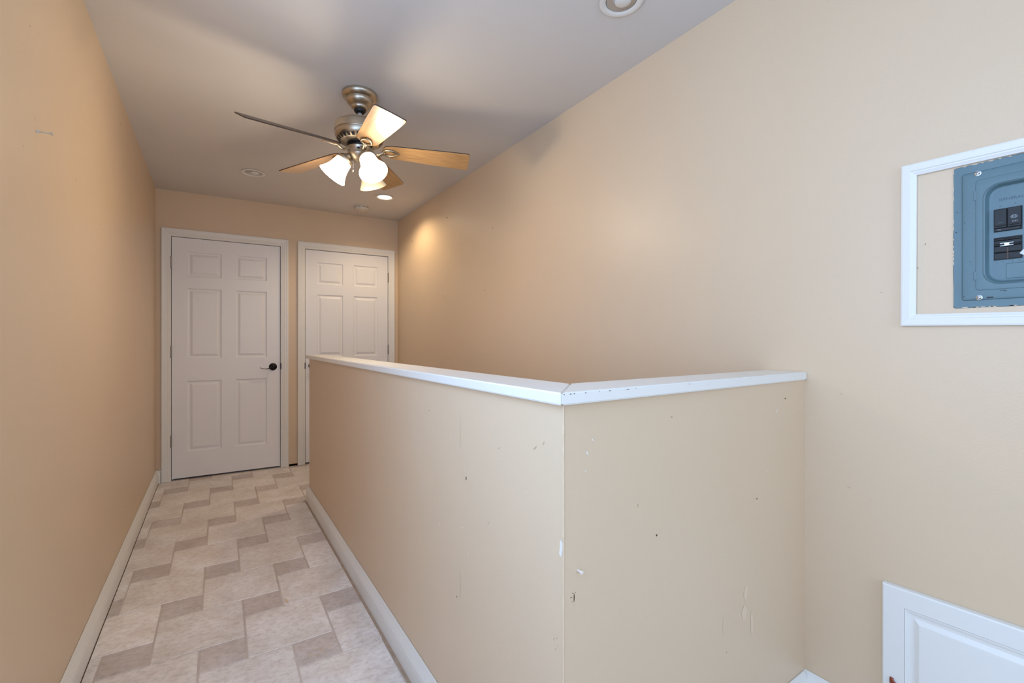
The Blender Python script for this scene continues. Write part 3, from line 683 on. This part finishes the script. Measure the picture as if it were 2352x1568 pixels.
lathe(bm, [(0, MT), (.03, MT-.001), (.090, MT-.003), (.110, MT-.007), (.118, MT-.014), (.120, MT-.022), (.120, MT-.050), (.1170, MT-.052), (.1165, MT-.055), (.1190, MT-.058), (.1185, MT-.070), (.114, MT-.081), (.104, MT-.091), (.088, MT-.100), (.072, MT-.104), (.060, MT-.105), (0, MT-.105)], 72)
for k in range(28):
    a = 2*PI*(k+.5)/28; F_ = Frame((0, 0, 0), (-math.sin(a), math.cos(a), 0), (0, 0, 1), (math.cos(a), math.sin(a), 0))
    v = [bm.verts.new(F_(p, q, r)) for p, q, r in ((-.0075, MT-.0868, .1098), (.0075, MT-.0868, .1098), (.0065, MT-.0978, .0945), (-.0065, MT-.0978, .0945))]
    bm.faces.new(v).material_index = 1
    v2 = [bm.verts.new(F_(p, q, r)) for p, q, r in ((-.0105, MT-.0860, .1105), (-.0075, MT-.0860, .1115), (-.0065, MT-.0990, .0955), (-.0085, MT-.0990, .0945))]
    bm.faces.new(v2)
finish('motor_housing', bm, [M['nickel'], M['rubber']], fan, smooth=35)
bm = bmesh.new(); z = MT-.105
lathe(bm, [(.062, z+.004), (.062, z-.004), (.050, z-.006), (.050, z-.018), (.058, z-.019)], 48); 
finish('flywheel', bm, [M['rubber']], fan, smooth=35)
LK = z-.017
bm = bmesh.new()
lathe(bm, [(0, LK), (.056, LK), (.060, LK-.003), (.0605, LK-.007), (.0595, LK-.009), (.0595, LK-.038), (.0605, LK-.040), (.0585, LK-.045), (.050, LK-.058), (.034, LK-.068), (.016, LK-.073), (.010, LK-.078), (0, LK-.079)], 64)
F_ = Frame((0, 0, 0), (1, 0, 0), (0, 0, 1), (-.10, -.99, 0)); fbox(bm, F_, -.022, -.010, LK-.026, LK-.019, .054, .0605, 1)
finish('switch_housing', bm, [M['nickel'], M['rubber']], fan, smooth=35)

# blades
BR, BZ = 0.550, fo(0.974)      # tip radius, blade height
def blade_mesh():
    bm = bmesh.new(); L0, L1 = .112, BR; n = 9; out = []
    def hw(t): return .050+.019*min(1, t*1.15)
    # outline: rounded root, slightly flaring sides, nearly square tip with soft corners
    side = [(L0+(L1-L0)*t, hw(t)) for t in [i/10 for i in range(1, 10)]]
    root = [(L0+.028-.028*math.cos(q)*1.0, .0) for q in ()]
    top = [(L0, .016), (L0+.005, .030), (L0+.018, .043)]+side+[(L1-.014, .0695), (L1-.004, .067), (L1-.0005, .061)]
    tip = [(L1, .04), (L1+.001, .0), (L1, -.04)]
    bot = [(x, -y) for x, y in reversed(top)]
    out = top+tip+bot; th = .0028
    for z_, mi in ((th, 1), (-th, 0)):
        vs_ = [bm.verts.new((x, y, z_)) for x, y in out]; f = bm.faces.new(vs_); f.material_index = mi
        if z_ > 0: up = vs_
        else: dn = vs_
    for i in range(len(out)):
        bm.faces.new((up[i], up[(i+1) % len(out)], dn[(i+1) % len(out)], dn[i])).material_index = 1
    return bm
def iron_mesh():
    bm = bmesh.new()
    # arm: flat curved strap from the motor to the blade, then a leaf-shaped open ring under the blade
    pts = [(.050, 0, -.004), (.062, .001, -.013), (.076, .004, -.022), (.092, .006, -.023), (.106, .005, -.016), (.118, .002, -.0095)]
    sweep(bm, pts, [(x*.0105, y*.0058) for x, y in circ(1, 12)])
    leaf = []
    for k in range(28):
        t = 2*PI*k/28; leaf.append((.150+.036*math.cos(t), .0225*math.sin(t)*(1-.25*math.cos(t)), -.0075))
    sweep(bm, leaf, [(x*.0068, y*.0050) for x, y in circ(1, 10)], closed=True)
    for (x, y) in ((.122, .0), (.146, .0235), (.146, -.0235), (.185, 0)):
        lathe(bm, [(0, -.0145), (.0035, -.014), (.005, -.012), (.005, -.0105), (0, -.0105)], 12, mtx=Matrix.Translation((x, y, 0)))
    return bm
bl0 = finish('blade', blade_mesh(), [M['maple'], M['bladetop']], fan, bevel=.0012)
ir0 = finish('blade_iron', iron_mesh(), M['nickeld'], bl0, smooth=50)
# (angle, droop, height offset) of each blade
BL = [(54, 1, 17), (119, 2.5, 14), (195, 3.2, 27), (268, 5.5, 14), (338, 3, 12.5)]   # angle, droop, pitch
for i, (ang, dr, pi_) in enumerate(BL):
    if i == 0: b, ir = bl0, ir0
    else:
        b = bl0.copy(); COL.objects.link(b); b.parent = fan; ir = ir0.copy(); COL.objects.link(ir); ir.parent = b
    b.location = (0, 0, BZ)
    b.rotation_euler = (Matrix.Rotation(math.radians(ang), 4, 'Z') @ Matrix.Rotation(math.radians(dr), 4, 'Y') @ Matrix.Rotation(-math.radians(pi_), 4, 'X')).to_euler()

# bell shades: outer and inner skins
def shade_bm():
    bm = bmesh.new()
    pr = [(.0, .0), (.028, .0), (.037, -.004), (.0405, -.014), (.0425, -.030), (.0460, -.050), (.0515, -.070), (.0595, -.088), (.0680, -.103), (.0695, -.106)]
    inn = [(r-.0028, zz) for r, zz in reversed(pr[2:])]
    lathe(bm, pr+inn+[(0, -.006)], 48); return bm
def cup_bm():
    bm = bmesh.new(); lathe(bm, [(0, .030), (.014, .030), (.017, .026), (.019, .012), (.030, .009), (.040, .004), (.042, -.002), (.041, -.010), (.038, -.012), (.036, -.002), (0, -.001)], 40); return bm
TILT = math.radians(35)
for (ang, lit, name) in ((164, True, 0), (284, True, 0), (44, False, 0)):
    a = math.radians(ang); dirh = Vector((math.cos(a), math.sin(a), 0))
    ax_ = (dirh*math.sin(TILT)-Vector((0, 0, math.cos(TILT)))).normalized()   # direction the mouth faces
    neck = dirh*.070+Vector((0, 0, LK-.066))
    q = (-ax_).to_track_quat('Z', 'Y').to_matrix().to_4x4(); mt = Matrix.Translation(neck) @ q
    s_ = finish('lamp_shade', shade_bm(), M['shade_on'] if lit else M['shade_off_glow'], fan, smooth=50); s_.matrix_local = mt
    c_ = finish('shade_holder', cup_bm(), M['nickel'], s_, smooth=40)
    bm = bmesh.new(); lathe(bm, [(0, -.008), (.012, -.010), (.013, -.030), (.018, -.038), (.0255, -.050), (.026, -.058), (.022, -.068), (.012, -.074), (0, -.075)], 28)
    finish('bulb', bm, M['bulb_on'] if lit else M['socket'], s_, smooth=60)
    bm = bmesh.new(); sweep(bm, [dirh*.040+Vector((0, 0, LK-.038)), dirh*.056+Vector((0, 0, LK-.036)), neck-ax_*.032+Vector((0, 0, .004)), neck-ax_*.022], circ(.010, 12)); finish('arm', bm, M['nickel'], fan, smooth=60)
    if lit:
        d = bpy.data.lights.new('fan_bulb_light', 'POINT'); d.energy = 7.5; d.color = (1.0, .83, .60); d.shadow_soft_size = .045
        p = bpy.data.objects.new('fan_bulb_light', d); COL.objects.link(p); p.location = Vector((FX, FY, CEIL))+neck+ax_*.135
# pull chains
for (x, y, l) in ((-.040, -.030, .075), (.030, .035, .06)):
    bm = bmesh.new()
    for k in range(int(l/.0036)): lathe(bm, [(0, .0013), (.0012, .0007), (.0012, -.0007), (0, -.0013)], 6, mtx=Matrix.Translation((x, y, LK-.050-k*.0036)))
    lathe(bm, [(0, 0), (.003, -.003), (.0035, -.012), (0, -.016)], 10, mtx=Matrix.Translation((x, y, LK-.050-l)))
    finish('pull_chain', bm, M['steel'], fan)

# invented window frame in the left wall beside the camera (out of the picture)
bm = bmesh.new()
for a0, a1, b0, b1 in ((-.65, -.60, .8, 2.38), (1.28, 1.33, .8, 2.38), (-.60, 1.28, .8, .85), (-.60, 1.28, 2.33, 2.38), (.32, .36, .85, 2.33)): fbox(bm, FL, a0, a1, b0, b1, -.09, -.04)
struct(finish('added_window_1', bm, M['white']))
